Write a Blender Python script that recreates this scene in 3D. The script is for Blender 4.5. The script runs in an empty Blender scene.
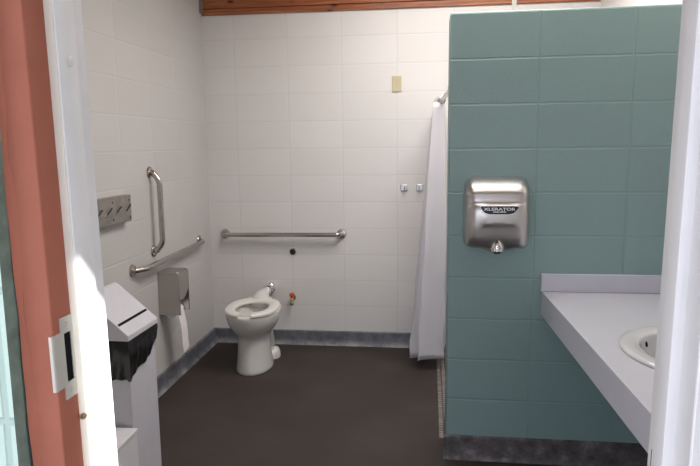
import bpy, bmesh, math, random
from mathutils import Vector, Matrix
random.seed(4)
PI = math.pi
C = bpy.context.scene.collection
S = bpy.context.scene

# ------------------------------------------------------------ dimensions (metres)
D = 4.663      # back wall
XL = -1.702    # left wall
XR = 1.17      # right wall
YP = 2.958     # front face of the green partition
XP = 0.091     # free end of the partition
Z0 = 0.1095    # first mortar joint above the floor
BW, BH = 0.4064, 0.2032

# ------------------------------------------------------------ object helpers
def tag(o, label=None, cat=None, group=None, kind=None):
    if label: o['label'] = label
    if cat: o['category'] = cat
    if group: o['group'] = group
    if kind: o['kind'] = kind
    return o

def empty(name, loc=(0, 0, 0), rz=0.0):
    o = bpy.data.objects.new(name, None)
    C.objects.link(o)
    o.location = loc
    o.rotation_euler = (0, 0, rz)
    o.empty_display_size = 0.05
    return o

def obj(name, bm, mat, parent=None, smooth=False, bevel=0.0, seg=2, world=True, angle=35):
    """link a bmesh as one mesh object; when parented its verts stay where they were drawn (world=True)"""
    bmesh.ops.recalc_face_normals(bm, faces=bm.faces[:])
    me = bpy.data.meshes.new(name)
    bm.to_mesh(me)
    bm.free()
    o = bpy.data.objects.new(name, me)
    C.objects.link(o)
    for m in (mat if isinstance(mat, (list, tuple)) else [mat]):
        me.materials.append(m)
    if smooth:
        for p in me.polygons: p.use_smooth = True
        me.set_sharp_from_angle(angle=math.radians(angle))
    if bevel > 0:
        b = o.modifiers.new('bevel', 'BEVEL')
        b.width = bevel; b.segments = seg; b.limit_method = 'ANGLE'; b.angle_limit = math.radians(40)
        b.harden_normals = False
        if not smooth:
            for p in me.polygons: p.use_smooth = True
            me.set_sharp_from_angle(angle=math.radians(50))
    if parent:
        o.parent = parent
        if world:
            mw = Matrix.Translation(parent.location) @ parent.rotation_euler.to_matrix().to_4x4()
            if parent.parent:
                mw = Matrix.Translation(parent.parent.location) @ parent.parent.rotation_euler.to_matrix().to_4x4() @ mw
            me.transform(mw.inverted())
    return o

def box(bm, x0, x1, y0, y1, z0, z1, mi=0):
    v = [bm.verts.new((x, y, z)) for z in (z0, z1) for y in (y0, y1) for x in (x0, x1)]
    for f in ((0, 1, 3, 2), (4, 6, 7, 5), (0, 4, 5, 1), (2, 3, 7, 6), (0, 2, 6, 4), (1, 5, 7, 3)):
        bm.faces.new([v[i] for i in f]).material_index = mi

def prism(bm, pts, axis, a, b):
    """extrude a closed 2-D outline along an axis; pts are the other two coordinates in xyz order"""
    def mk(p, t):
        if axis == 'x': return (t, p[0], p[1])
        if axis == 'y': return (p[0], t, p[1])
        return (p[0], p[1], t)
    A = [bm.verts.new(mk(p, a)) for p in pts]
    B = [bm.verts.new(mk(p, b)) for p in pts]
    n = len(pts)
    bm.faces.new(A[::-1]); bm.faces.new(B)
    for i in range(n):
        bm.faces.new((A[i], A[(i+1) % n], B[(i+1) % n], B[i]))

def loft(bm, rings, cap0=True, cap1=True, closed=True):
    R = [[bm.verts.new(p) for p in r] for r in rings]
    for a, b in zip(R, R[1:]):
        n = len(a)
        for i in range(n if closed else n-1):
            bm.faces.new((a[i], a[(i+1) % n], b[(i+1) % n], b[i]))
    if cap0: bm.faces.new(R[0][::-1])
    if cap1: bm.faces.new(R[-1])
    return R

def tube(bm, pts, r, seg=16, cap=True):
    pts = [Vector(p) for p in pts]
    rr = r if isinstance(r, (list, tuple)) else [r]*len(pts)
    rings = []
    up = None
    for i, p in enumerate(pts):
        t = (pts[min(i+1, len(pts)-1)] - pts[max(i-1, 0)]).normalized()
        if up is None:
            up = Vector((0, 0, 1)) if abs(t.z) < .9 else Vector((1, 0, 0))
        s = t.cross(up).normalized()
        up = s.cross(t).normalized()
        rings.append([p + rr[i]*(math.cos(a)*s + math.sin(a)*up) for a in [2*PI*k/seg for k in range(seg)]])
    loft(bm, rings, cap, cap)

def lathe(bm, prof, origin, axis='z', seg=32):
    """prof: list of (radius, distance along the axis)"""
    ox, oy, oz = origin
    rings = []
    for r, h in prof:
        ring = []
        for k in range(seg):
            a = 2*PI*k/seg
            c, s = r*math.cos(a), r*math.sin(a)
            if axis == 'z': ring.append((ox+c, oy+s, oz+h))
            elif axis == 'y': ring.append((ox+c, oy+h, oz+s))
            else: ring.append((ox+h, oy+c, oz+s))
        rings.append(ring)
    loft(bm, rings)

def rounded(pts, r, n=6):
    """round the corners of an open 3-D polyline"""
    pts = [Vector(p) for p in pts]
    out = [pts[0]]
    for a, b, c in zip(pts, pts[1:], pts[2:]):
        u, w = (a-b).normalized(), (c-b).normalized()
        ang = u.angle(w)
        d = min(r/math.tan(ang/2), (a-b).length*.48, (c-b).length*.48)
        p0, p1 = b+u*d, b+w*d
        for k in range(n+1):
            t = k/n
            out.append((1-t)**2*p0 + 2*t*(1-t)*b + t*t*p1)
    out.append(pts[-1])
    return out

# ------------------------------------------------------------ material helpers
def new_mat(name):
    m = bpy.data.materials.new(name)
    m.use_nodes = True
    nt = m.node_tree
    return m, nt, nt.nodes['Principled BSDF']

def N(nt, t, **kw):
    n = nt.nodes.new(t)
    for k, v in kw.items(): setattr(n, k, v)
    return n

def lk(nt, a, b): nt.links.new(a, b)

def mixc(nt, fac, a, b):
    m = N(nt, 'ShaderNodeMix', data_type='RGBA')
    if hasattr(fac, 'is_linked') or hasattr(fac, 'links'): lk(nt, fac, m.inputs[0])
    else: m.inputs[0].default_value = fac
    for i, c in ((6, a), (7, b)):
        if isinstance(c, (tuple, list)): m.inputs[i].default_value = (*c, 1)
        else: lk(nt, c, m.inputs[i])
    return m.outputs[2]

def ramp(nt, src, stops):
    r = N(nt, 'ShaderNodeValToRGB')
    lk(nt, src, r.inputs[0])
    e = r.color_ramp.elements
    while len(e) < len(stops): e.new(.5)
    for el, (p, c) in zip(e, stops):
        el.position = p
        el.color = (*c, 1) if isinstance(c, (tuple, list)) else (c, c, c, 1)
    return r.outputs[0]

def noise(nt, vec, scale, detail=4, rough=.55):
    n = N(nt, 'ShaderNodeTexNoise')
    n.inputs['Scale'].default_value = scale
    n.inputs['Detail'].default_value = detail
    n.inputs['Roughness'].default_value = rough
    lk(nt, vec, n.inputs['Vector'])
    return n.outputs['Fac']

def objcoord(nt): return N(nt, 'ShaderNodeTexCoord').outputs['Object']

def plain(name, col, rough=.5, metal=0.0, var=.06, scale=14, bump=0.0, bscale=60, coat=0.0, spec=None, stretch=None):
    m, nt, b = new_mat(name)
    v = objcoord(nt)
    if stretch:
        mp = N(nt, 'ShaderNodeMapping'); mp.inputs['Scale'].default_value = stretch
        lk(nt, v, mp.inputs['Vector']); v = mp.outputs['Vector']
    f = noise(nt, v, scale)
    lo = tuple(c*(1-var) for c in col); hi = tuple(min(1, c*(1+var)) for c in col)
    lk(nt, ramp(nt, f, [(.3, lo), (.7, hi)]), b.inputs['Base Color'])
    b.inputs['Roughness'].default_value = rough
    b.inputs['Metallic'].default_value = metal
    b.inputs['Coat Weight'].default_value = coat
    if spec is not None: b.inputs['Specular IOR Level'].default_value = spec
    if bump > 0:
        bp = N(nt, 'ShaderNodeBump'); bp.inputs['Strength'].default_value = bump; bp.inputs['Distance'].default_value = .002
        lk(nt, noise(nt, v, bscale), bp.inputs['Height']); lk(nt, bp.outputs[0], b.inputs['Normal'])
    return m

def block_mat(name, col, axis, off, z0=Z0, joint=(1.06, 1.06, 1.06), rough=.45, jw=.006, bump=.5, pits=.25, jmix=.35, var=.04):
    """painted stack-bond concrete block; axis = horizontal world axis of the wall"""
    m, nt, b = new_mat(name)
    v = objcoord(nt)
    sp = N(nt, 'ShaderNodeSeparateXYZ'); lk(nt, v, sp.inputs[0])
    wob = noise(nt, v, 9, 3)
    def shifted(out, o, amp):
        a = N(nt, 'ShaderNodeMath', operation='ADD'); lk(nt, out, a.inputs[0]); a.inputs[1].default_value = -o
        w = N(nt, 'ShaderNodeMath', operation='MULTIPLY_ADD'); lk(nt, wob, w.inputs[0]); w.inputs[1].default_value = amp; lk(nt, a.outputs[0], w.inputs[2])
        return w.outputs[0]
    cb = N(nt, 'ShaderNodeCombineXYZ')
    lk(nt, shifted(sp.outputs[axis], off, .006), cb.inputs[0]); lk(nt, shifted(sp.outputs[2], z0, .006), cb.inputs[1])
    br = N(nt, 'ShaderNodeTexBrick', offset=0.0, offset_frequency=1, squash=1.0, squash_frequency=1)
    br.inputs['Scale'].default_value = 1.0
    br.inputs['Brick Width'].default_value = BW
    br.inputs['Row Height'].default_value = BH
    br.inputs['Mortar Size'].default_value = jw
    br.inputs['Mortar Smooth'].default_value = .6
    br.inputs['Color1'].default_value = (*[c*(1-var*.5) for c in col], 1)
    br.inputs['Color2'].default_value = (*[min(1, c*(1+var*.5)) for c in col], 1)
    br.inputs['Mortar'].default_value = (*[min(1, c*j) for c, j in zip(col, joint)], 1)
    lk(nt, cb.outputs[0], br.inputs['Vector'])
    big = noise(nt, v, 3.0, 5)
    c2 = mixc(nt, ramp(nt, big, [(.35, 0.0), (.75, .18)]), br.outputs['Color'], tuple(c*.9 for c in col))
    lk(nt, c2, b.inputs['Base Color'])
    b.inputs['Roughness'].default_value = rough
    h1 = N(nt, 'ShaderNodeMath', operation='MULTIPLY_ADD')
    lk(nt, br.outputs['Fac'], h1.inputs[0]); h1.inputs[1].default_value = -1.0
    n2 = N(nt, 'ShaderNodeMath', operation='MULTIPLY'); lk(nt, noise(nt, v, 95, 5, .6), n2.inputs[0]); n2.inputs[1].default_value = pits
    lk(nt, n2.outputs[0], h1.inputs[2])
    bp = N(nt, 'ShaderNodeBump'); bp.inputs['Strength'].default_value = bump; bp.inputs['Distance'].default_value = .004
    lk(nt, h1.outputs[0], bp.inputs['Height']); lk(nt, bp.outputs[0], b.inputs['Normal'])
    return m

WHITE = (.74, .725, .715)
M = {}
M['back'] = block_mat('white_block_back', WHITE, 0, -1.4538, joint=(.94, .94, .95), bump=.22)
M['left'] = block_mat('white_block_left_shaded', (.56, .55, .542), 1, 4.5230 - 4*BW*3, joint=(1.03, 1.03, 1.03), bump=.3)  # same white paint, darkened to put the dimmer light into its colour
M['right'] = block_mat('white_block_right', WHITE, 1, 4.5230 - 4*BW*3, bump=.3)
M['front'] = block_mat('white_block_front', WHITE, 0, .41, bump=.3)
M['teal'] = block_mat('green_block', (.225, .335, .328), 0, .085 - BW*4, joint=(1.04, 1.03, 1.03), rough=.5, jw=.006, bump=.65, pits=.45)
M['teal_top'] = plain('green_paint', (.165, .262, .262), .5, bump=.3)
M['mint'] = block_mat('exterior_green_block', (.56, .72, .64), 0, -.63, z0=1.353-BH*5, joint=(.75, .78, .78), rough=.6, jw=.007, bump=.7, pits=.5)
M['mintret'] = plain('exterior_green_return_shaded', (.17, .25, .22), .7, var=.25, scale=30, bump=.8, bscale=50)  # return beside the frame, its shade put into a darker green
M['red'] = plain('rust_red_metal_paint', (.38, .132, .088), .65, spec=.2, var=.07, scale=9, bump=.12, bscale=25)
M['cream'] = plain('warm_lit_frame_paint', (.80, .78, .70), .4, var=.03, bump=.1, bscale=30)  # white frame paint with warm outdoor light put into its colour
M['jambwhite'] = plain('white_jamb_paint', (.68, .67, .68), .35, var=.02, bump=.1, bscale=20)
M['framewhite'] = plain('white_frame_paint', (.76, .77, .80), .3, var=.03, bump=.1, bscale=20)
M['base'] = None
M['lam'] = plain('white_laminate', (.56, .56, .62), .3, var=.015, coat=.2)
M['porc'] = plain('white_porcelain', (.66, .655, .625), .12, var=.01, coat=.6)
M['sink'] = plain('sink_porcelain', (.62, .62, .63), .12, var=.01, coat=.6)
M['seatp'] = plain('white_seat_plastic', (.70, .695, .665), .28, var=.01)
M['chrome'] = plain('chrome', (.82, .82, .82), .1, 1.0, var=.02)
M['steel'] = plain('brushed_steel', (.50, .475, .45), .32, 1.0, var=.08, scale=30, stretch=(4, 1, 60))
M['bar'] = plain('satin_grab_bar_steel', (.52, .48, .45), .27, 1.0, var=.06, scale=40)
M['dryer'] = plain('satin_dryer_steel', (.56, .54, .535), .34, 1.0, var=.05, scale=8, stretch=(2, 2, 60))
M['dull'] = plain('dull_stainless_sheet', (.40, .37, .34), .42, 1.0, var=.16, scale=18)
M['strike'] = plain('painted_strike_metal', (.62, .60, .55), .38, .45, var=.06)
M['black'] = plain('black_plastic', (.012, .012, .014), .3, var=.1)
M['hole'] = plain('dark_void', (.005, .006, .008), .8, spec=.1)
M['rubber'] = plain('black_rubber', (.01, .01, .01), .35)
M['liner'] = plain('black_bin_liner', (.007, .007, .008), .25, spec=.3, var=.2, bump=.9, bscale=22)
M['bin'] = plain('pale_grey_plastic', (.60, .60, .66), .35, var=.02)
M['boxw'] = plain('white_box_plastic', (.74, .74, .78), .4, var=.02)
M['cloth'] = plain('white_vinyl_curtain', (.88, .87, .91), .42, var=.02)
M['paper'] = plain('toilet_paper', (.86, .83, .82), .9, var=.03, bump=.3)
M['beige'] = plain('beige_plate', (.55, .50, .33), .4, var=.03)
M['brass'] = plain('aged_brass', (.42, .30, .12), .35, 1.0, var=.2, scale=60)
M['brasss'] = plain('brown_screw', (.32, .22, .12), .4, .7, var=.3, scale=200)
M['blocker'] = plain('dark_sun_blocker', (.06, .045, .035), .8, var=.2)  # dark colour of the added sun blocker, cuts light on the left rabbet
M['hookm'] = plain('satin_chrome', (.52, .52, .52), .3, 1.0, var=.05)
M['redh'] = plain('red_handle', (.50, .03, .02), .4, var=.1)
M['pipe'] = plain('white_pipe', (.62, .58, .54), .5)
M['label'] = plain('black_badge', (.012, .014, .02), .3)
M['txt'] = plain('silver_lettering', (.75, .75, .77), .35, .4)
M['concrete'] = plain('concrete_ground', (.46, .44, .41), .85, var=.12, scale=4, bump=.4)
M['plug'] = plain('white_plug', (.66, .66, .66), .45)

nt_ = M['cloth'].node_tree; b_ = nt_.nodes['Principled BSDF']; o_ = nt_.nodes['Material Output']
tr_ = nt_.nodes.new('ShaderNodeBsdfTranslucent'); tr_.inputs[0].default_value = (.88, .87, .9, 1)
mx_ = nt_.nodes.new('ShaderNodeMixShader'); mx_.inputs[0].default_value = .5
nt_.links.new(b_.outputs[0], mx_.inputs[1]); nt_.links.new(tr_.outputs[0], mx_.inputs[2]); nt_.links.new(mx_.outputs[0], o_.inputs[0])
def base_mat():
    m, nt, b = new_mat('grey_painted_cove')
    v = objcoord(nt)
    n1 = noise(nt, v, 11, 6, .7)
    sp = N(nt, 'ShaderNodeSeparateXYZ'); lk(nt, v, sp.inputs[0])
    c = ramp(nt, n1, [(.35, (.085, .088, .105)), (.58, (.155, .16, .185)), (.8, (.26, .26, .28))])
    # scuffed pale smears of mortar near the floor
    mz = N(nt, 'ShaderNodeMapRange'); lk(nt, sp.outputs[2], mz.inputs[0])
    mz.inputs[1].default_value = .0; mz.inputs[2].default_value = .045; mz.inputs[3].default_value = .85; mz.inputs[4].default_value = 0.0
    mm = N(nt, 'ShaderNodeMath', operation='MULTIPLY'); lk(nt, mz.outputs[0], mm.inputs[0])
    lk(nt, ramp(nt, noise(nt, v, 7, 5, .7), [(.42, 0.0), (.6, 1.0)]), mm.inputs[1])
    lk(nt, mixc(nt, mm.outputs[0], c, (.36, .355, .36)), b.inputs['Base Color'])
    b.inputs['Roughness'].default_value = .5
    bp = N(nt, 'ShaderNodeBump'); bp.inputs['Strength'].default_value = .6; bp.inputs['Distance'].default_value = .004
    lk(nt, n1, bp.inputs['Height']); lk(nt, bp.outputs[0], b.inputs['Normal'])
    return m
M['base'] = base_mat()

def base_brown():
    m, nt, b = new_mat('scuffed_brown_cove')
    v = objcoord(nt)
    n1 = noise(nt, v, 14, 6, .7)
    lk(nt, ramp(nt, n1, [(.35, (.060, .050, .050)), (.55, (.13, .115, .12)), (.75, (.28, .265, .275))]), b.inputs['Base Color'])
    b.inputs['Roughness'].default_value = .5
    bp = N(nt, 'ShaderNodeBump'); bp.inputs['Strength'].default_value = .6; bp.inputs['Distance'].default_value = .004
    lk(nt, n1, bp.inputs['Height']); lk(nt, bp.outputs[0], b.inputs['Normal'])
    return m
M['basebrown'] = base_brown()

def floor_mat():
    m, nt, b = new_mat('dark_brown_gritty_floor')
    v = objcoord(nt)
    n1 = noise(nt, v, 260, 3, .7)
    n2 = noise(nt, v, 2.2, 5, .6)
    c1 = ramp(nt, n1, [(.3, (.020, .015, .014)), (.55, (.042, .031, .028)), (.78, (.085, .068, .062))])
    c = mixc(nt, ramp(nt, n2, [(.4, 0.0), (.75, .35)]), c1, (.085, .068, .060))
    lk(nt, c, b.inputs['Base Color'])
    b.inputs['Roughness'].default_value = .62
    b.inputs['Specular IOR Level'].default_value = .35
    bp = N(nt, 'ShaderNodeBump'); bp.inputs['Strength'].default_value = .5; bp.inputs['Distance'].default_value = .0015
    lk(nt, n1, bp.inputs['Height']); lk(nt, bp.outputs[0], b.inputs['Normal'])
    return m
M['floor'] = floor_mat()

def shower_mat():
    m, nt, b = new_mat('speckled_shower_tile')
    v = objcoord(nt)
    br = N(nt, 'ShaderNodeTexBrick', offset=0.0, squash=1.0)
    br.inputs['Scale'].default_value = 1.0; br.inputs['Brick Width'].default_value = .03; br.inputs['Row Height'].default_value = .03
    br.inputs['Mortar Size'].default_value = .004
    br.inputs['Color1'].default_value = (.16, .14, .13, 1); br.inputs['Color2'].default_value = (.28, .25, .23, 1); br.inputs['Mortar'].default_value = (.045, .037, .035, 1)
    lk(nt, v, br.inputs['Vector']); lk(nt, br.outputs['Color'], b.inputs['Base Color'])
    b.inputs['Roughness'].default_value = .45
    return m
M['shower'] = shower_mat()

def wood_mat(name, dark, mid, light, along=0):
    m, nt, b = new_mat(name)
    v = objcoord(nt)
    mp = N(nt, 'ShaderNodeMapping'); lk(nt, v, mp.inputs['Vector'])
    sc = [7, 7, 26]; sc[along] = .9
    mp.inputs['Scale'].default_value = sc
    g = noise(nt, mp.outputs[0], 3.2, 8, .62)
    g2 = noise(nt, v, 2.1, 3)
    c = ramp(nt, g, [(.33, dark), (.5, mid), (.68, light)])
    c = mixc(nt, ramp(nt, g2, [(.4, 0.0), (.7, .45)]), c, mid)
    # knots
    mk = N(nt, 'ShaderNodeMapping'); lk(nt, v, mk.inputs['Vector'])
    s2 = [5.5, 5.5, 11]; s2[along] = 4.2
    mk.inputs['Scale'].default_value = s2
    vo = N(nt, 'ShaderNodeTexVoronoi'); vo.inputs['Scale'].default_value = 1.0; lk(nt, mk.outputs[0], vo.inputs['Vector'])
    k = ramp(nt, vo.outputs['Distance'], [(.06, 1.0), (.15, 0.0)])
    lk(nt, mixc(nt, k, c, tuple(x*.3 for x in dark)), b.inputs['Base Color'])
    b.inputs['Roughness'].default_value = .45
    bp = N(nt, 'ShaderNodeBump'); bp.inputs['Strength'].default_value = .3; bp.inputs['Distance'].default_value = .003
    lk(nt, g, bp.inputs['Height']); lk(nt, bp.outputs[0], b.inputs['Normal'])
    return m
M['wood'] = wood_mat('stained_fir', (.15, .040, .015), (.33, .105, .040), (.52, .20, .085), 0)
M['deck'] = wood_mat('ceiling_boards', (.20, .09, .045), (.38, .20, .11), (.50, .29, .17), 0)

# ------------------------------------------------------------ setting
def struct(name, bm, m, parent=None, **kw):
    o = obj(name, bm, m, parent, **kw)
    if not parent: o['kind'] = 'structure'
    return o

HC = 2.95
bm = bmesh.new(); box(bm, XL-.2, XR+.2, .85, D+.2, -.2, 0); struct('floor', bm, M['floor'])
bm = bmesh.new(); box(bm, XL-.2, XR+.2, D, D+.2, 0, HC); struct('wall_back', bm, M['back'])
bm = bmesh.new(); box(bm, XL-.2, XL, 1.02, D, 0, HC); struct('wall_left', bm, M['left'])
bm = bmesh.new(); box(bm, XR, XR+.2, 1.02, D, 0, HC); struct('wall_right', bm, M['right'])
bm = bmesh.new(); box(bm, XP, XR, YP, YP+.2, 0, 2.142); struct('wall_partition', bm, M['teal'], bevel=.006)

# front wall around the doorway, its outside face green block, its inside face white
def front_piece(name, x0, x1, z0, z1, mats):
    bm = bmesh.new(); box(bm, x0, x1, .819, 1.02, z0, z1)
    for f in bm.faces:
        n = f.normal if f.normal.length else None
    bm.normal_update()
    o = struct(name, bm, mats)
    for p in o.data.polygons:
        c = p.center
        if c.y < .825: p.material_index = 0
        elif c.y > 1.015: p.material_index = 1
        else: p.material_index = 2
    return o
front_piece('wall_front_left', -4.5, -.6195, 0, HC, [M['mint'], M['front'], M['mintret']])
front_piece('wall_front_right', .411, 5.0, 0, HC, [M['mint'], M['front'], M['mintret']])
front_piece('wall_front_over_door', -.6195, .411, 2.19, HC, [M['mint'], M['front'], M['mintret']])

# ceiling boards with an opening made for the added roof lamp
SX0, SX1, SY0, SY1 = -.42, .83, 2.52, 3.95
bm = bmesh.new()
box(bm, XL-.2, SX0, 1.02, D+.2, HC, HC+.06); box(bm, SX1, XR+.2, 1.02, D+.2, HC, HC+.06)
box(bm, SX0, SX1, 1.02, SY0, HC, HC+.06); box(bm, SX0, SX1, SY1, D+.2, HC, HC+.06)
struct('ceiling', bm, M['deck'])
# opaque white cover added over the opening to keep direct sun out
bm = bmesh.new(); box(bm, SX0-.06, SX1+.06, SY0-.06, SY1+.06, HC+.16, HC+.19)
for a_ in ((SX0-.06, SX0, SY0-.06, SY1+.06), (SX1, SX1+.06, SY0-.06, SY1+.06), (SX0, SX1, SY0-.06, SY0), (SX0, SX1, SY1, SY1+.06)): box(bm, *a_, HC+.06, HC+.16)
struct('lamp_cover', bm, M['boxw'])
# overhanging eave outside
bm = bmesh.new(); box(bm, -4.5, 5.0, -.13, .815, 2.50, 2.58); struct('ceiling_eave', bm, M['deck'])
# ground outside and an added, unseen blocker that keeps the sun off the door face
bm = bmesh.new(); box(bm, -8, 9, -9, .85, -.2, -.004); struct('floor_outside', bm, M['concrete'])
bm = bmesh.new(); box(bm, 1.60, 1.72, -4.5, -.186, -.004, 3.3); struct('wall_sun_blocker', bm, M['blocker'])
# shower floor
bm = bmesh.new(); box(bm, .064, XR, YP+.2, D, 0, .006); struct('floor_shower', bm, M['shower'])

# coved skirting
def cove(t, h, toe):
    return [(0, 0), (toe, 0), (toe*.72, .010), (t*1.35, .028), (t, .050), (t, h-.006), (t*.6, h), (0, h)]
pr = cove(.014, .112, .034)
bm = bmesh.new(); prism(bm, [(D-a, b) for a, b in pr], 'x', XL, XR); struct('baseboard_back', bm, M['base'], smooth=True)
bm = bmesh.new(); prism(bm, [(XL+a, b) for a, b in pr], 'y', 1.02, D); struct('baseboard_left', bm, M['base'], smooth=True)
bm = bmesh.new(); prism(bm, [(XR-a, b) for a, b in pr], 'y', 1.02, YP); struct('baseboard_right', bm, M['base'], smooth=True)
pp = cove(.012, .122, .022)
bm = bmesh.new(); prism(bm, [(YP-a, b) for a, b in pp], 'x', XP-.012, XR); struct('baseboard_partition', bm, M['basebrown'], smooth=True)
bm = bmesh.new(); prism(bm, [(XP-a, b) for a, b in cove(.004, .112, .006)], 'y', YP-.012, YP+.2); struct('baseboard_partition_end', bm, M['basebrown'], smooth=True)

# ------------------------------------------------------------ door frame
def shear_z(o, zref, k):
    """the old frame stands slightly out of plumb"""
    for v in o.data.vertices: v.co.x -= k*(v.co.z - zref)
door = empty('door_1', (-.10, .85, 0)); door['kind'] = 'structure'
LEAN = .012
def djamb(name, sgn, X, mat, z1=2.14):
    """hollow metal profile: face, rabbet; sgn=-1 left jamb"""
    bm = bmesh.new()
    p = [(X, .85), (X, .902), (X, .96), (X, 1.004), (X+sgn*.047, 1.004), (X+sgn*.047, .85)]
    prism(bm, p, 'z', 0, z1)
    return obj(name, bm, mat, door, bevel=.0025)
JL, JR = -.570, .357
dl = djamb('jamb', -1, JL, M['red']); shear_z(dl, 1.56, LEAN)
dr = djamb('jamb', 1, JR, M['jambwhite']); shear_z(dr, 1.12, -.014)
dr['label'] = 'white painted right jamb'
dl['label'] = 'rust red painted left jamb'
def dstop(X, sgn):
    """raised stop strip with rounded front edge; sgn = direction into the opening"""
    bm = bmesh.new()
    a = X - sgn*.002; b = X + sgn*.016
    p = [(a, .902), (b-sgn*.004, .9022), (b-sgn*.001, .9035), (b, .907), (b, .955), (b-sgn*.002, .9585), (b-sgn*.005, .960), (a, .960)]
    prism(bm, p, 'z', 0, 2.13)
    return bm
o = obj('stop', dstop(JL, 1), M['framewhite'], door, smooth=True, angle=50); shear_z(o, 1.56, LEAN); o['label'] = 'white painted door stop'
o = obj('stop', dstop(JR, -1), M['jambwhite'], door, smooth=True, angle=50); shear_z(o, 1.12, -.014)
# inner white rabbet skin of the left jamb
bm = bmesh.new(); box(bm, JL-.001, JL+.0012, .9605, 1.0055, 0, 2.13); o = obj('inner_rabbet', bm, M['framewhite'], door); shear_z(o, 1.56, LEAN)
# front face of the left stop, outdoor light put into its cream colour
bm = bmesh.new(); box(bm, JL, JL+.0135, .9, .9022, 0, 2.13); o = obj('stop_face', bm, M['cream'], door, bevel=.0008); shear_z(o, 1.56, LEAN)
o['label'] = 'front face of the stop, outdoor light put into its cream colour'
bm = bmesh.new(); box(bm, JL-.052, JR+.052, .85, 1.004, 2.14, 2.19); obj('frame_head', bm, M['red'], door, bevel=.0025)
bm = bmesh.new(); box(bm, JL-.002, JL-.0+.0002+ .0, .85, .902, 0, .002) ; bm.free()
# mortar bead between block and frame
bm = bmesh.new()
rings = []
for k in range(60):
    z = 2.13*k/59
    x = JL-.047 + LEAN*0 - LEAN*(z-1.56)
    w = .004 + .0025*math.sin(z*23) + .002*math.sin(z*51+1)
    rings.append([(x-.006, .852, z), (x-.003, .846-w*.4, z), (x+.003+w*.5, .8485, z), (x+.004+w, .851, z), (x+.003, .853, z)])
loft(bm, rings); o = obj('sealant_bead', bm, M['red'], door, smooth=True, angle=80)
# strike plate
def skew(o): shear_z(o, 1.56, LEAN)
Zt, Zb = 1.295, 1.163
bm = bmesh.new()
# plate built as strips around the latch hole
for (y0, y1, z0, z1) in ((.868, .900, Zt-.026, Zt), (.868, .900, Zb, Zb+.027), (.893, .900, Zb+.027, Zt-.026), (.8495, .875, Zb+.027, Zt-.026),
                         (.8495, .868, Zb+.022, Zb+.027), (.8495, .868, Zt-.026, Zt-.022)):
    box(bm, JL, JL+.0022, y0, y1, z0, z1)
bmesh.ops.remove_doubles(bm, verts=bm.verts, dist=1e-6)
st = obj('strike_plate', bm, M['strike'], door); skew(st); st['label'] = 'pale metal strike plate'
# curved lip wrapping round the frame corner
bm = bmesh.new()
lip = [(JL+.0022, .8495), (JL+.0020, .8465), (JL+.0005, .8440), (JL-.003, .8430), (JL-.003, .8445), (JL-.0005, .8455), (JL, .8475), (JL, .8495)]
prism(bm, lip, 'z', Zb+.022, Zt-.022)
o = obj('lip', bm, M['strike'], st, smooth=True); 
for v in o.data.vertices: v.co.x -= LEAN*(v.co.z-1.56)
bm = bmesh.new(); box(bm, JL-.0005, JL+.0008, .875, .893, Zb+.027, Zt-.026); o = obj('latch_hole', bm, M['hole'], st)
for v in o.data.vertices: v.co.x -= LEAN*(v.co.z-1.56)
for z in (Zt-.013, Zb+.013):
    bm = bmesh.new(); x = JL+.0022-LEAN*(z-1.56)
    lathe(bm, [(.0001, -.0005), (.0042, -.0005), (.0042, .0006), (.003, .0014), (.0001, .0015)], (x, .884, z), 'x', 18)
    o = obj('screw', bm, M['strike'], st, smooth=True)
# brown screw on the stop and white plug above
bm = bmesh.new(); z = 1.124
lathe(bm, [(.0001, .004), (.0045, .004), (.0048, -.002), (.0036, -.0042), (.0001, -.0048)], (JL+.009-LEAN*(z-1.56), .8975, z), 'y', 18)
obj('stop_screw', bm, M['brasss'], door, smooth=True)
bm = bmesh.new(); z = 1.689
lathe(bm, [(.0001, -.001), (.0085, -.001), (.0082, .0016), (.0055, .003), (.0001, .0036)], (JL+.016-LEAN*(z-1.56), .932, z), 'x', 20)
obj('hole_plug', bm, M['plug'], door, smooth=True)
# seam low on the right stop
bm = bmesh.new(); box(bm, JR-.0163, JR-.0158, .943, .9445, .6, 1.09); o = obj('seam', bm, M['hole'], door); shear_z(o, 1.12, -.014)

# ------------------------------------------------------------ timber along the top of the back wall
beam = empty('wooden_beam', (-.3, D-.03, 2.522))
tag(beam, 'knotty reddish brown timber beam running along the top of the white back wall', 'beam')
bm = bmesh.new(); box(bm, XL+.01, -.345, D-.018, D-.001, 2.520, 2.562); box(bm, -.343, 1.16, D-.018, D-.001, 2.520, 2.562)
obj('top_plate', bm, M['wood'], beam, bevel=.002)
bm = bmesh.new(); box(bm, XL+.01, 1.16, D-.030, D-.001, 2.563, 2.80)
obj('rim_joist', bm, M['wood'], beam, bevel=.003)
bm = bmesh.new(); box(bm, XL+.002, XL+.028, D-.040, D-.031, 2.535, 2.8)
o = obj('metal_strap', bm, M['dull'], beam)
# white pipe rising from the partition
bm = bmesh.new(); tube(bm, [(.385, 3.06, 2.142), (.385, 3.06, 2.6), (.385, 3.06, HC)], .010, 14)
lathe(bm, [(.0001, 0), (.020, 0), (.020, .006), (.011, .010), (.0001, .012)], (.385, 3.06, 2.142), 'z', 20)
tag(obj('white_pipe', bm, M['pipe'], smooth=True), 'thin white pipe rising from the top of the green partition', 'pipe')

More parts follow.
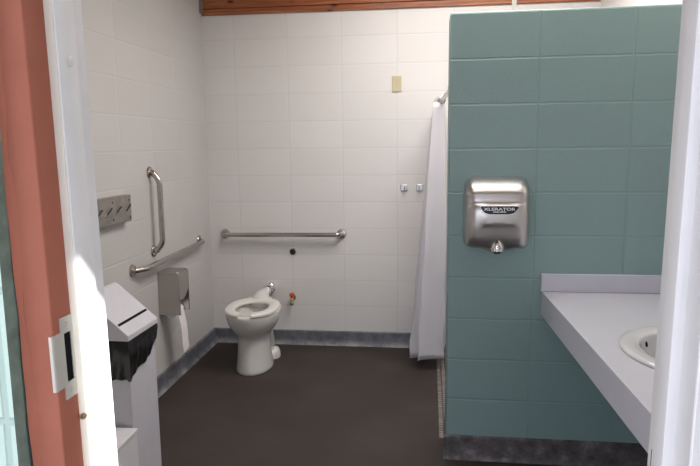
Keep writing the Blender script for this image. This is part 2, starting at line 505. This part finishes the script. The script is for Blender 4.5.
# ------------------------------------------------------------ grab bars
def flange(bm, loc, axis, d):
    lathe(bm, [(.0001, 0), (.038, 0), (.038, d*.004), (.034, d*.010), (.020, d*.013), (.0001, d*.013)], loc, axis, 28)
def grab_bar(name, label, root, a, b, out, axis, d, slant=.018):
    t = empty(name, root); tag(t, label, 'grab bar')
    A, B, O = Vector(a), Vector(b), Vector(out)
    bm = bmesh.new()
    u_ = (B-A).normalized()*slant
    pts = rounded([A, A+O*.35, A+O+u_, B+O-u_, B+O*.35, B], .08, 10)
    tube(bm, pts, .0170, 20)
    obj('bar', bm, M['bar'], t, smooth=True)
    for p in (A, B):
        bm = bmesh.new(); flange(bm, p, axis, d); obj('flange', bm, M['bar'], t, smooth=True)
grab_bar('grab_bar', 'long horizontal steel grab bar on the back wall behind the toilet', (-1.12, D, .872),
         (-1.578, D, .874), (-.660, D, .880), (0, -.058, 0), 'y', -1)
grab_bar('grab_bar', 'horizontal steel grab bar on the left wall above the toilet paper dispenser', (XL, 3.88, .86),
         (XL, 3.345, .846), (XL, 4.405, .862), (.058, 0, 0), 'x', 1, .07)
grab_bar('grab_bar', 'vertical steel grab bar on the left wall with bent ends', (XL, 3.64, 1.15),
         (XL, 3.640, 1.400), (XL, 3.640, .912), (.062, .0, 0), 'x', 1, .05)

# ------------------------------------------------------------ small fittings on the back wall
t = empty('flush_button', (-1.045, D, .738)); tag(t, 'round black push button with chrome ring under the back grab bar', 'button')
bm = bmesh.new(); lathe(bm, [(.0001, 0), (.031, 0), (.031, -.004), (.027, -.009), (.023, -.009), (.021, -.004), (.0001, -.004)], (-1.045, D, .738), 'y'); obj('ring', bm, M['chrome'], t, smooth=True)
bm = bmesh.new(); lathe(bm, [(.0001, -.003), (.0215, -.003), (.0215, -.010), (.018, -.013), (.0001, -.014)], (-1.045, D, .738), 'y'); obj('button', bm, M['black'], t, smooth=True)

t = empty('water_valve', (-1.05, D, .375)); tag(t, 'small brass water valve with red handle low on the back wall', 'valve')
vx, vz = -1.050, .375
bm = bmesh.new()
lathe(bm, [(.0001, 0), (.022, 0), (.022, -.004), (.012, -.006), (.0001, -.006)], (vx, D, vz), 'y', 20)
tube(bm, rounded([(vx, D-.004, vz), (vx, D-.045, vz), (vx, D-.060, vz-.045)], .02, 5), [.011]*8+[.013], 14)
lathe(bm, [(.0001, -.004), (.013, -.004), (.015, .0), (.015, .016), (.012, .02), (.0001, .02)], (vx, D-.058, vz-.045), 'z', 8)
tube(bm, [(vx, D-.035, vz+.002), (vx, D-.050, vz+.030)], .007, 12)
obj('body', bm, M['brass'], t, smooth=True)
bm = bmesh.new()
seg = 48; hub = Vector((vx, D-.052, vz+.032)); ax = Vector((0, -.55, .83)).normalized(); s1 = Vector((1, 0, 0)); s2 = ax.cross(s1)
rings = []
for h in (-.005, .0, .005):
    f = 1.0 if h == 0 else .86
    rings.append([hub+ax*h+(s1*math.cos(2*PI*k/seg)+s2*math.sin(2*PI*k/seg))*(.0205+.003*math.cos(6*2*PI*k/seg))*f for k in range(seg)])
loft(bm, rings); obj('handle', bm, M['redh'], t, smooth=True)

bm = bmesh.new(); box(bm, -.2725, -.2035, D-.007, D, 1.933, 2.048)
pl = obj('cover_plate', bm, M['beige'], bevel=.003); tag(pl, 'beige blank switch plate high on the back wall', 'wall plate')
pl_e = pl
for z in (1.952, 2.029):
    bm = bmesh.new(); lathe(bm, [(.0001, 0), (.0032, 0), (.0025, -.0015), (.0001, -.002)], (-.238, D-.007, z), 'y', 14); obj('screw', bm, M['beige'], pl, smooth=True)

for i, (x, lab) in enumerate(((-.185, 'square chrome robe hook on the back wall, the one farther from the curtain'), (-.068, 'square chrome robe hook on the back wall, right next to the curtain'))):
    t = empty('robe_hook', (x, D, 1.233)); tag(t, lab, 'hook', 'chrome robe hooks on the back wall')
    bm = bmesh.new(); box(bm, x-.025, x+.025, D-.010, D, 1.208, 1.258); obj('back_plate', bm, M['hookm'], t, bevel=.005, seg=3)
    bm = bmesh.new(); dx = .006 if i == 0 else -.004
    tube(bm, rounded([(x+dx, D-.008, 1.245), (x+dx, D-.030, 1.238), (x+dx, D-.034, 1.220), (x+dx, D-.046, 1.222), (x+dx, D-.050, 1.240)], .008, 5), .005, 10)
    obj('prong', bm, M['chrome'], t, smooth=True)

# ------------------------------------------------------------ metal hook strip on the left wall
t = empty('hook_strip', (XL, 3.12, 1.22)); tag(t, 'dull stainless coat hook strip with slanted pegs on the left wall', 'coat hook strip')
bm = bmesh.new(); box(bm, XL, XL+.046, 2.88, 3.292, 1.147, 1.294); o = obj('plate', bm, M['dull'], t, bevel=.003)
for y in (2.945, 3.045, 3.145, 3.250):
    bm = bmesh.new(); tube(bm, [(XL+.044, y-.030, 1.200), (XL+.047, y-.028, 1.201), (XL+.050, y+.026, 1.236), (XL+.047, y+.028, 1.237)], .0032, 10)
    pg = obj('peg', bm, M['black'], t, smooth=True)
    bm = bmesh.new(); lathe(bm, [(.0001, 0), (.007, 0), (.006, .004), (.0001, .006)], (XL+.047, y-.028, 1.200), 'x', 14); obj('peg_tip', bm, M['chrome'], pg, smooth=True)
for y, z in ((3.085, 1.175), (3.272, 1.168), (3.085, 1.266), (3.268, 1.266)):
    bm = bmesh.new(); lathe(bm, [(.0001, 0), (.0055, 0), (.004, .002), (.0001, .0025)], (XL+.046, y, z), 'x', 12); obj('screw', bm, M['rubber'], t, smooth=True)

# ------------------------------------------------------------ toilet paper dispenser
TX, TY0, TY1, TZ0, TZ1 = -1.560, 3.668, 3.832, .492, .770
t = empty('toilet_paper_dispenser', (XL, 3.75, .492)); tag(t, 'boxy stainless toilet paper dispenser on the left wall beside the toilet', 'toilet paper dispenser')
bm = bmesh.new()
prism(bm, [(XL, TZ0), (TX, TZ0), (TX, TZ1-.012), (TX-.012, TZ1), (XL, TZ1)], 'y', TY0, TY0+.012)
prism(bm, [(XL, TZ0), (TX, TZ0), (TX, TZ1-.012), (TX-.012, TZ1), (XL, TZ1)], 'y', TY1-.012, TY1)
box(bm, XL, XL+.006, TY0+.012, TY1-.012, TZ0, TZ1)
box(bm, XL+.006, TX-.006, TY0+.012, TY1-.012, TZ1-.006, TZ1)
obj('case', bm, M['steel'], t, bevel=.002)
# front cover facing the room, cut away low with a slanted curve
bm = bmesh.new()
edge = [(TY0+.012, TZ1-.004), (TY1-.012, TZ1-.004), (TY1-.012, .640)]
for k in range(1, 9):
    a = k/8; edge.append((TY1-.012-(TY1-TY0-.024)*a, .640-.050*a-.022*math.sin(a*PI)))
prism(bm, edge, 'x', TX-.005, TX)
obj('cover', bm, M['steel'], t, bevel=.0015)
bm = bmesh.new(); tube(bm, [(-1.632, TY0+.012, .502), (-1.632, TY1-.012, .502)], .009, 14); obj('spindle', bm, M['rubber'], t, smooth=True)
p = empty('toilet_paper_roll', (-1.632, 3.75, .502)); tag(p, 'white toilet paper roll with its end hanging below the steel dispenser', 'toilet paper')
bm = bmesh.new()
seg = 40; ri, ro = .0155, .036
rings = []
for (r, y) in ((ri, TY0+.022), (ro, TY0+.022), (ro, TY1-.022), (ri, TY1-.022)):
    rings.append([(-1.632+r*math.cos(2*PI*k/seg), y, .502+r*math.sin(2*PI*k/seg)) for k in range(seg)])
R = loft(bm, rings, False, False)
for i in range(seg): bm.faces.new((R[3][i], R[3][(i+1) % seg], R[0][(i+1) % seg], R[0][i]))
obj('roll', bm, M['paper'], p, smooth=True)
bm = bmesh.new()
path = [(-1.632+.037*math.cos(a), .502+.037*math.sin(a)) for a in (1.6, 1.2, .8, .4, 0.0)]
path += [(-1.592, .48), (-1.588, .45), (-1.581, .41), (-1.577, .35), (-1.580, .29), (-1.576, .235)]
rings = []
for i, (x, z) in enumerate(path):
    s = .004*math.sin(i*1.4)
    w0, w1 = (3.706+s, 3.800+s*.5)
    if i > 4: w1 += .004*(i-4); w0 += .004*(i-4)
    rings.append([(x, w0, z-.012*(i == len(path)-1)), (x+.003, (w0+w1)/2, z), (x, w1, z+.006*(i == len(path)-1))])
rings2 = [[(a-.0008, b, c) for a, b, c in r][::-1] for r in rings]
loft(bm, [r+q for r, q in zip(rings, rings2)])
o = obj('loose_end', bm, M['paper'], p, smooth=True, angle=60)

# ------------------------------------------------------------ toilet
TO = Vector((-1.220, 4.10, 0)); TR = math.radians(3.0)
t = empty('toilet', TO, TR); tag(t, 'white floor mounted toilet with open front seat standing by the back wall', 'toilet')
def egg(a, yf, yb, z, n=56, pw=2.0, xc=0.0):
    """closed outline; front at yf (negative, towards the room), back at yb; widest in between"""
    ym = yf + (yb-yf)*.46
    r = []
    for k in range(n):
        th = 2*PI*k/n
        c, s = math.cos(th), math.sin(th)
        x = a*math.copysign(abs(s)**(2/pw), s)
        L = (ym-yf) if c > 0 else (yb-ym)
        y = ym - L*math.copysign(abs(c)**(2/pw), c)
        r.append((xc+x, y, z))
    return r
bm = bmesh.new()
rings = [egg(.126, -.165, .285, 0), egg(.128, -.168, .287, .008), egg(.126, -.166, .280, .025), egg(.119, -.156, .262, .07), egg(.113, -.146, .25, .14),
         egg(.111, -.138, .25, .20), egg(.112, -.136, .265, .235), egg(.122, -.146, .285, .262), egg(.145, -.172, .310, .285), egg(.166, -.196, .335, .318), egg(.180, -.213, .350, .352),
         egg(.188, -.222, .362, .39), egg(.190, -.225, .368, .412), egg(.187, -.222, .366, .421), egg(.176, -.212, .356, .4235),
         egg(.135, -.168, .215, .4235), egg(.130, -.162, .210, .418), egg(.124, -.150, .200, .38), egg(.105, -.12, .17, .31), egg(.07, -.06, .12, .25), egg(.03, .0, .06, .235)]
loft(bm, rings, True, True)
bowl = obj('bowl', bm, M['porc'], t, smooth=True, world=False, angle=75)
# rear horn up to the wall
bm = bmesh.new()
pts = [Vector(q) for q in ((0, .22, .36), (0, .27, .40), (-.002, .33, .428), (.002, .38, .440), (.006, .42, .447), (.010, .445, .450))]
tube(bm, pts, [.085, .078, .060, .046, .036, .030], 28)
obj('inlet_horn', bm, M['porc'], t, smooth=True, world=False, angle=70)
bm = bmesh.new(); lathe(bm, [(.0001, .420), (.036, .420), (.044, .430), (.044, .458), (.036, .464), (.036, .510), (.041, .514), (.041, .578), (.0001, .578)], (.020, 0, .452), 'y', 28)
obj('spud_coupling', bm, M['chrome'], t, smooth=True, world=False)
# trapway bulge and floor feet with bolt caps
bm = bmesh.new()
tube(bm, [(0, .20, .20), (0, .27, .17), (0, .33, .12), (0, .36, .05), (0, .36, 0)], [.085, .088, .085, .08, .082], 24)
obj('trapway', bm, M['porc'], t, smooth=True, world=False, angle=70)
for s in (-1, 1):
    bm = bmesh.new()
    rr = []
    for (a, z) in ((.045, 0), (.046, .012), (.042, .040), (.033, .062), (.018, .074), (.004, .077)):
        rr.append([(s*.102+a*.95*math.cos(2*PI*k/24), .245+a*1.5*math.sin(2*PI*k/24), z) for k in range(24)])
    loft(bm, rr); ft = obj('floor_foot', bm, M['porc'], t, smooth=True, world=False, angle=70)
# open front seat
bm = bmesh.new()
n = 60; gap = .36
def seat_pt(a, yf, yb, th, pw):
    ym = yf+(yb-yf)*.46; c, s = math.cos(th), math.sin(th)
    L = (ym-yf) if c > 0 else (yb-ym)
    p = pw if c < 0 else 2.05
    return a*math.copysign(abs(s)**(2/p), s), ym-L*math.copysign(abs(c)**(2/p), c)
rings = []
for k in range(n+1):
    u = k/n
    th_o = .24+(2*PI-.48)*u; th_i = gap+(2*PI-2*gap)*u
    xo, yo = seat_pt(.183, -.230, .262, th_o, 2.8); xi, yi = seat_pt(.112, -.158, .160, th_i, 2.5)
    sec = []
    for (w, z) in ((0, .4255), (0, .436), (.05, .4425), (.16, .4460), (.5, .4480), (.84, .4460), (.95, .4415), (1, .436), (1, .4255)):
        sec.append((xo+(xi-xo)*w, yo+(yi-yo)*w, z))
    rings.append(sec)
loft(bm, rings)
obj('seat', bm, M['seatp'], t, smooth=True, world=False, angle=60)
bm = bmesh.new(); tube(bm, [(-.085, .268, .436), (.085, .268, .436)], .011, 14)
obj('seat_hinge', bm, M['seatp'], t, smooth=True, world=False)

# ------------------------------------------------------------ shower curtain and rod
RX0, RZ0, RX1, RZ1 = .072, 1.858, .112, 1.822
t = empty('curtain_rod', (RX0, D, RZ0)); tag(t, 'chrome shower curtain rod from the back wall to the green partition', 'curtain rod')
bm = bmesh.new(); tube(bm, [(RX0, D, RZ0), (RX1, YP+.2, RZ1)], .0135, 18); obj('rod', bm, M['bar'], t, smooth=True)
bm = bmesh.new(); lathe(bm, [(.0001, 0), (.040, 0), (.040, -.006), (.030, -.018), (.020, -.030), (.0001, -.031)], (RX0, D, RZ0), 'y', 28); obj('flange', bm, M['chrome'], t, smooth=True)
bm = bmesh.new(); lathe(bm, [(.0001, 0), (.024, 0), (.024, .006), (.018, .012), (.0001, .013)], (RX1, YP+.2, RZ1), 'y', 28); obj('flange', bm, M['chrome'], t, smooth=True)
cu = empty('shower_curtain', (.04, 4.35, .09)); tag(cu, 'white shower curtain gathered in folds at the left edge of the green partition', 'shower curtain')
bm = bmesh.new()
NS, NZ = 150, 46
Y0, Y1 = 4.58, 4.10
grid = []
for j in range(NZ+1):
    h = j/NZ                      # 0 top .. 1 bottom
    z = 1.822 + (.085-1.822)*h
    row = []
    for i in range(NS+1):
        s = i/NS
        fr = 4.5
        amp = .036 + .080*h**.9
        ph = 2*PI*fr*s + .35*math.sin(3*h+2*s) + .9
        w = math.sin(ph); w = math.copysign(abs(w)**.8, w)
        x = .062 - .062*h + amp*w + .010*math.sin(7*s+5*h)*h
        y = Y0 + (Y1-Y0)*s*(.86+.14*h) + .02*math.cos(2*ph)*h - .018*math.sin(5*h)
        x += .007*math.sin(31*h+9*s)*h*h + .004*math.sin(17*h-14*s)*h
        row.append(bm.verts.new((x, y, z + (.01*math.sin(ph) if j == NZ else 0))))
    grid.append(row)
for j in range(NZ):
    for i in range(NS):
        bm.faces.new((grid[j][i], grid[j][i+1], grid[j+1][i+1], grid[j+1][i]))
o = obj('cloth', bm, M['cloth'], cu, smooth=True, angle=180)
sm = o.modifiers.new('thickness', 'SOLIDIFY'); sm.thickness = .0012
for k, y in enumerate((4.54, 4.45, 4.36, 4.27, 4.18)):
    f = (D-y)/(D-YP-.2); rx, rz = RX0+(RX1-RX0)*f, RZ0+(RZ1-RZ0)*f
    bm = bmesh.new()
    tube(bm, [(rx+.020*math.cos(a), y, rz-.006+.026*math.sin(a)) for a in [2*PI*q/20 for q in range(21)]], .0022, 8)
    obj('ring', bm, M['chrome'], cu, smooth=True)

# ------------------------------------------------------------ hand dryer
HX, HZ, HW, HH = .309, 1.232, .149, .172
t = empty('hand_dryer', (HX, YP, HZ-HH)); tag(t, 'brushed stainless steel hand dryer mounted on the green partition', 'hand dryer')
def prof(z):
    k = [(-.24, .080), (-.205, .096), (-.18, .118), (-.15, .136), (-.10, .153), (-.05, .165), (-.040, .168), (-.033, .1725), (-.01, .1745), (.02, .1745), (.040, .170), (.052, .162), (.062, .153), (.075, .151), (.105, .144), (.13, .128), (.155, .103), (.18, .07)]
    for (a, u), (b, v) in zip(k, k[1:]):
        if z <= b:
            s = (z-a)/(b-a); return u+(v-u)*s
    return k[-1][1]
bm = bmesh.new()
SEG, RG = 144, 34
ctr = bm.verts.new((HX, YP-prof(0), HZ))
prev = None
for r in range(1, RG+1):
    tt = math.sin(r/RG*PI/2)**.8
    ring = []
    for k in range(SEG):
        a = 2*PI*k/SEG
        c, s = math.cos(a), math.sin(a)
        e = 2/6.5
        ux = math.copysign(abs(c)**e, c); uz = math.copysign(abs(s)**e, s)
        zz = HH*tt*uz; xx = HW*tt*ux
        # lower edge sweeps up at both sides of the nozzle
        if zz < 0: 
            zz *= 1.20
            side = min(1, abs(xx)/.085)
            side = side*side*(3-2*side)
            zz += (.018*side+.010)*(abs(zz)/HH)**3
        d = prof(zz)*(max(0, 1-tt**9))**.42
        # the raised shield carrying the badge narrows the flanks
        if .0 < zz < .085:
            d -= .010*max(0, (abs(xx)-.112)/.03)**1.2 if abs(xx) > .112 else 0
        ring.append(bm.verts.new((HX+xx, YP-max(0, d), HZ+zz)))
    if prev is None:
        for k in range(SEG): bm.faces.new((ctr, ring[k], ring[(k+1) % SEG]))
    else:
        for k in range(SEG): bm.faces.new((prev[k], ring[k], ring[(k+1) % SEG], prev[(k+1) % SEG]))
    prev = ring
bm.faces.new(prev)
obj('cover', bm, M['dryer'], t, smooth=True, angle=60)
# outlet nozzle
bm = bmesh.new()
rr = []
for q in range(13):
    h = q/12
    z = HZ-.096-.062*h
    w = .004+.028*math.sin(min(1, h*1.25)*PI/2)**.75
    dep = .012+.030*math.sin(min(1, h*1.1)*PI/2)
    yb = YP-.130+.010*h
    rr.append([(HX-.002+w*math.cos(a), yb-dep*math.sin(a)*(1 if math.sin(a) > 0 else .2), z) for a in [2*PI*k/28 for k in range(28)]])
loft(bm, rr)
nz = obj('nozzle', bm, M['chrome'], t, smooth=True)
bm = bmesh.new(); lathe(bm, [(.0001, 0), (.016, 0), (.015, -.012), (.0001, -.012)], (HX-.002, YP-.140, HZ-.157), 'z', 20); obj('outlet', bm, M['rubber'], nz, smooth=True)
for dx, dz in ((.003, .016), (-.004, .010), (.007, .008)):
    bm = bmesh.new(); lathe(bm, [(.0001, 0), (.0028, 0), (.0001, -.002)], (HX+dx, YP-.1655, HZ-.148+dz), 'y', 10); obj('sensor_hole', bm, M['hole'], nz)
# badge
def badge(w, h, y, th):
    bm = bmesh.new()
    top = [(-w, h*.75), (-w*.92, h), (w*.92, h), (w, h*.75)]
    bot = []
    for k in range(1, 16):
        a = 1-2*k/16
        bot.append((w*.96*a, -h*(1-abs(a)**6.0*1.5)))
    pts = top + bot
    cx, cz = HX, HZ+.030
    prism(bm, [(cx+p_[0], cz+p_[1]) for p_ in pts], 'y', y, y-th)
    return bm
bd = obj('badge', badge(.086, .0205, YP-.166, .0115), M['txt'], t); bd['label'] = 'silver edged black name badge'
bb = obj('badge_face', badge(.083, .0175, YP-.1776, .001), M['label'], bd)
def text(body, size, x, y, z, mat, parent, ext=.0003, sx=1.0):
    cv = bpy.data.curves.new('lettering', 'FONT'); cv.body = body; cv.size = size; cv.extrude = ext
    cv.align_x = 'CENTER'; cv.align_y = 'CENTER'; cv.offset = .0004
    tmp = bpy.data.objects.new('tmp_text', cv); C.objects.link(tmp)
    bpy.context.view_layer.update()
    dg = bpy.context.evaluated_depsgraph_get()
    me = bpy.data.meshes.new_from_object(tmp.evaluated_get(dg))
    bpy.data.objects.remove(tmp)
    me.transform(Matrix.Translation((x, y, z)) @ Matrix.Rotation(PI/2, 4, 'X') @ Matrix.Diagonal((sx, 1, 1, 1)))
    b2 = bmesh.new(); b2.from_mesh(me); bpy.data.meshes.remove(me)
    return obj('lettering', b2, mat, parent)
text('XLERATOR', .0180, HX+.000, YP-.1790, HZ+.0345, M['txt'], bd, sx=1.5)
text('HAND DRYER', .0075, HX+.000, YP-.1790, HZ+.0225, M['txt'], bd, sx=1.2)

# ------------------------------------------------------------ counter and sink
ZC = .861
def fx(y): return .529+(YP-y)*.031
cn = empty('vanity_counter', (.85, 2.0, 0.749)); tag(cn, 'white laminate vanity counter fixed to the green partition and right wall', 'counter')
CX, CY, EA, EB = .898, 2.100, .240, .275
YN = 1.035
bm = bmesh.new()
rect = [(fx(YP)+.012, YP), (fx(YN)+.012, YN), (XR, YN), (XR, YP)]
n = 72
ell = [(CX+EA*math.cos(2*PI*k/n), CY+EB*math.sin(2*PI*k/n)) for k in range(n)]
def ray_rect(dx, dy):
    best = 9
    for (a, b) in zip(rect, rect[1:]+rect[:1]):
        ex, ey = b[0]-a[0], b[1]-a[1]
        det = dx*ey-dy*ex
        if abs(det) < 1e-9: continue
        tx, ty = a[0]-CX, a[1]-CY
        tt = (tx*ey-ty*ex)/det; u = (tx*dy-ty*dx)/det
        if tt > 0 and -1e-6 <= u <= 1+1e-6: best = min(best, tt)
    return best
# outer loop sampled at the same angles, with the corners inserted
angs = [math.atan2(EB*math.sin(2*PI*k/n), EA*math.cos(2*PI*k/n)) for k in range(n)]
angs += [math.atan2(y-CY, x-CX) for x, y in rect]
angs = sorted(set(round(a, 7) for a in angs))
def ell_at(a):
    dx, dy = math.cos(a), math.sin(a)
    r = 1/math.sqrt((dx/EA)**2+(dy/EB)**2); return (CX+r*dx, CY+r*dy)
O_, I_ = [], []
for a in angs:
    dx, dy = math.cos(a), math.sin(a); tt = ray_rect(dx, dy)
    O_.append((CX+dx*tt, CY+dy*tt)); I_.append(ell_at(a))
TH = .03
loops = [[bm.verts.new((x, y, z)) for x, y in P] for P, z in ((O_, ZC), (I_, ZC), (I_, ZC-TH), (O_, ZC-TH))]
m_ = len(angs)
for A, B in zip(loops, loops[1:]+loops[:1]):
    for k in range(m_): bm.faces.new((A[k], A[(k+1) % m_], B[(k+1) % m_], B[k]))
obj('countertop', bm, M['lam'], cn)
bm = bmesh.new()
vs = []
for (y) in (YP, YN):
    for x in (fx(y), fx(y)+.020):
        for z in (.749, ZC+.0006): vs.append(bm.verts.new((x, y, z)))
for f in ((0, 1, 5, 4), (2, 6, 7, 3), (1, 3, 7, 5), (0, 4, 6, 2), (0, 2, 3, 1), (4, 5, 7, 6)): bm.faces.new([vs[i] for i in f])
obj('apron', bm, M['lam'], cn, bevel=.0015)
bm = bmesh.new(); box(bm, fx(YP)-.004, XR, YP-.019, YP, ZC+.001, .946); obj('side_splash', bm, M['lam'], cn, bevel=.0025)
bm = bmesh.new(); box(bm, XR-.019, XR, YN, YP-.019, ZC+.001, .946); obj('backsplash', bm, M['lam'], cn, bevel=.0025)
sk = empty('sink', (CX, CY, ZC-.16)); tag(sk, 'oval white drop-in sink in the vanity counter', 'sink')
bm = bmesh.new()
def er(f, z, a=None): return [(CX+(EA*f)*math.cos(2*PI*k/n), CY+(EB*f)*math.sin(2*PI*k/n), ZC+z) for k in range(n)]
loft(bm, [er(.93, -.03), er(.99, -.002), er(1.045, .0015), er(1.05, .006), er(1.03, .012), er(.98, .015), er(.88, .013), er(.80, .010), er(.775, .004), er(.76, -.01), er(.73, -.05), er(.62, -.11), er(.40, -.145), er(.12, -.155), er(.115, -.165), er(.45, -.155), er(.68, -.12), er(.80, -.05)], False, False)
obj('basin', bm, M['sink'], sk, smooth=True, angle=70)
bm = bmesh.new()
a = math.radians(135)
ox_, oy_ = CX+EA*.752*math.cos(a), CY+EB*.752*math.sin(a)
rr = [[(ox_+.001*q+.004*math.cos(a), oy_, ZC-.020) for q in (0,)]]
bm.free()
bm = bmesh.new()
nrm = Vector((math.cos(a), math.sin(a), -.25)).normalized(); tv = nrm.cross(Vector((0, 0, 1))).normalized(); bv = tv.cross(nrm)
pc = Vector((ox_, oy_, ZC-.020))
loft(bm, [[pc+nrm*h+tv*.0065*math.cos(2*PI*k/18)+bv*.010*math.sin(2*PI*k/18) for k in range(18)] for h in (.004, -.0025)])
o = obj('overflow_hole', bm, M['hole'], sk)
bm = bmesh.new(); lathe(bm, [(.0001, 0), (.028, 0), (.028, .003), (.02, .004), (.0001, .003)], (CX, CY, ZC-.158), 'z', 28); obj('drain', bm, M['chrome'], sk, smooth=True)

# ------------------------------------------------------------ waste bin
BX0, BX1, BY0, BY1 = -1.60, -1.253, 2.385, 2.655
bn = empty('waste_bin', ((BX0+BX1)/2, (BY0+BY1)/2, 0)); tag(bn, 'tall pale grey plastic waste bin with sloping lid and black liner', 'waste bin')
bm = bmesh.new(); box(bm, BX0+.012, BX1-.004, BY0+.006, BY1-.006, 0, .745); obj('body', bm, M['bin'], bn, bevel=.006, seg=3)
# liner folded over the rim, with an uneven lower hem
bm = bmesh.new()
def hem(x, y):
    # lower end of the bag: hangs deepest at the near corner
    if x > BX1-.012:
        s = (y-BY0)/(BY1-BY0)
        return .570+.100*s**1.2+.010*math.sin(7*s)+.003*math.sin(23*s)
    s = (BX1-x)/(BX1-BX0)
    return .570+.006*math.sin(17*s)+.004*math.sin(41*s)+.03*s
per = []
m2 = 40
for k in range(m2): per.append((BX0+(BX1-BX0)*k/m2, BY0))
for k in range(m2): per.append((BX1, BY0+(BY1-BY0)*k/m2))
for k in range(m2): per.append((BX1-(BX1-BX0)*k/m2, BY1))
for k in range(m2): per.append((BX0, BY1-(BY1-BY0)*k/m2))
cxm, cym = (BX0+BX1)/2, (BY0+BY1)/2
rings = []
NR = 12
for j in range(NR+1):
    h = j/NR; ring = []
    for k, (x, y) in enumerate(per):
        zb = hem(x, y); z = .752+(zb-.752)*h
        f = .003+.006*math.sin(h*PI)+.0016*math.sin(k*.9+3*h)*h+.003*math.sin(k*.23+5*h+1)+.0015*math.sin(k*.11-9*h)
        dx, dy = x-cxm, y-cym; l = math.hypot(dx, dy)
        ring.append((x+dx/l*f, y+dy/l*f, z))
    rings.append(ring)
rings.append([(cxm+(x-cxm)*.965, cym+(y-cym)*.965, z+.01) for x, y, z in rings[-1]])
loft(bm, rings, False, False)
o = obj('liner', bm, M['liner'], bn, smooth=True, angle=60); o['label'] = 'black plastic bag folded over the rim'
# lid: a hood with a sloping top
bm = bmesh.new()
PK, PZ = -1.444, .938
lid = [(BX0-.006, .748), (BX1+.008, .748), (BX1+.008, .772)]
lid += [(PK+.022, PZ-.012), (PK+.010, PZ-.004), (PK, PZ-.001), (PK-.012, PZ-.004), (PK-.024, PZ-.014), (BX0-.006, .80)]
prism(bm, lid, 'y', BY0-.008, BY1+.008)
ld = obj('lid', bm, M['bin'], bn, bevel=.003)
# flap gap across the slope, as a dark seam lying in it
sl = Vector((PK+.022-(BX1+.008), 0, PZ-.012-.772)); L = sl.length; sl.normalize(); nn = Vector((-sl.z, 0, sl.x)); 
if nn.z < 0: nn = -nn
def on_slope(u, y, h=0): 
    p_ = Vector((BX1+.008, y, .772))+sl*u+nn*h; return p_
bm = bmesh.new()
def slab(bm, u0, u1, y0, y1, h0, h1):
    v = [bm.verts.new(on_slope(u, y, h)) for h in (h0, h1) for y in (y0, y1) for u in (u0, u1)]
    for f in ((0, 1, 3, 2), (4, 6, 7, 5), (0, 4, 5, 1), (2, 3, 7, 6), (0, 2, 6, 4), (1, 5, 7, 3)): bm.faces.new([v[i] for i in f])
slab(bm, .056, .068, BY0+.002, BY1-.004, -.004, .0008); obj('flap_gap', bm, M['hole'], ld)
bm = bmesh.new(); slab(bm, .030, .0312, BY1-.06, BY1-.035, -.001, .0005)
bm.free()

# small white box in front of the bin
bx = empty('white_box', (-1.375, 2.19, 0)); tag(bx, 'low white box on the floor in front of the waste bin', 'box')
bm = bmesh.new(); box(bm, -1.48, -1.229, 1.98, 2.372, 0, .348); obj('body', bm, M['boxw'], bx, bevel=.004)
bm = bmesh.new(); box(bm, -1.485, -1.225, 1.975, 2.376, .349, .368); obj('lid', bm, M['boxw'], bx, bevel=.004)

# ------------------------------------------------------------ light
W = bpy.data.worlds.new('sky'); S.world = W; W.use_nodes = True
nt = W.node_tree; bg = nt.nodes['Background']
bg.inputs['Color'].default_value = (.82, .87, 1.0, 1)
bg.inputs['Strength'].default_value = 2.6
sun = bpy.data.lights.new('sun', 'SUN'); so = bpy.data.objects.new('sun', sun); C.objects.link(so)
el = math.radians(25); k = .48; nh = math.hypot(1, k)
d = Vector((-math.cos(el)/nh, math.cos(el)*k/nh, -math.sin(el)))
so.rotation_euler = d.to_track_quat('-Z', 'Y').to_euler()
so.location = (4, -3, 5)
sun.energy = 14; sun.angle = math.radians(.55); sun.color = (1, .95, .88)
# area lamp added under the closed cover to brighten the upper walls
ar = bpy.data.lights.new('added_roof_lamp', 'AREA'); ao = bpy.data.objects.new('added_roof_lamp', ar); C.objects.link(ao)
ar.shape = 'RECTANGLE'; ar.size = SX1-SX0; ar.size_y = SY1-SY0; ar.energy = 64; ar.color = (1, .95, .90)
ao.location = ((SX0+SX1)/2, (SY0+SY1)/2, HC+.12)

# ------------------------------------------------------------ camera
f, pitch, yaw, roll, H = 621.43, math.radians(8.119), math.radians(-7.284), math.radians(-.659), 1.557
F = Vector((math.sin(yaw)*math.cos(pitch), math.cos(yaw)*math.cos(pitch), -math.sin(pitch)))
R = Vector((math.cos(yaw), -math.sin(yaw), 0)); U = R.cross(F)
R2 = math.cos(roll)*R+math.sin(roll)*U; U2 = -math.sin(roll)*R+math.cos(roll)*U
cam = bpy.data.cameras.new('camera'); co = bpy.data.objects.new('camera', cam); C.objects.link(co)
cam.sensor_width = 36; cam.lens = f/700*36; cam.clip_start = .02
mw = Matrix((R2, U2, -F)).transposed().to_4x4(); mw.translation = (0, 0, H)
co.matrix_world = mw
S.camera = co
S.view_settings.view_transform = 'Standard'; S.view_settings.look = 'None'
S.view_settings.exposure = 0.0; S.view_settings.gamma = 1.0; S.view_settings.use_curve_mapping = False
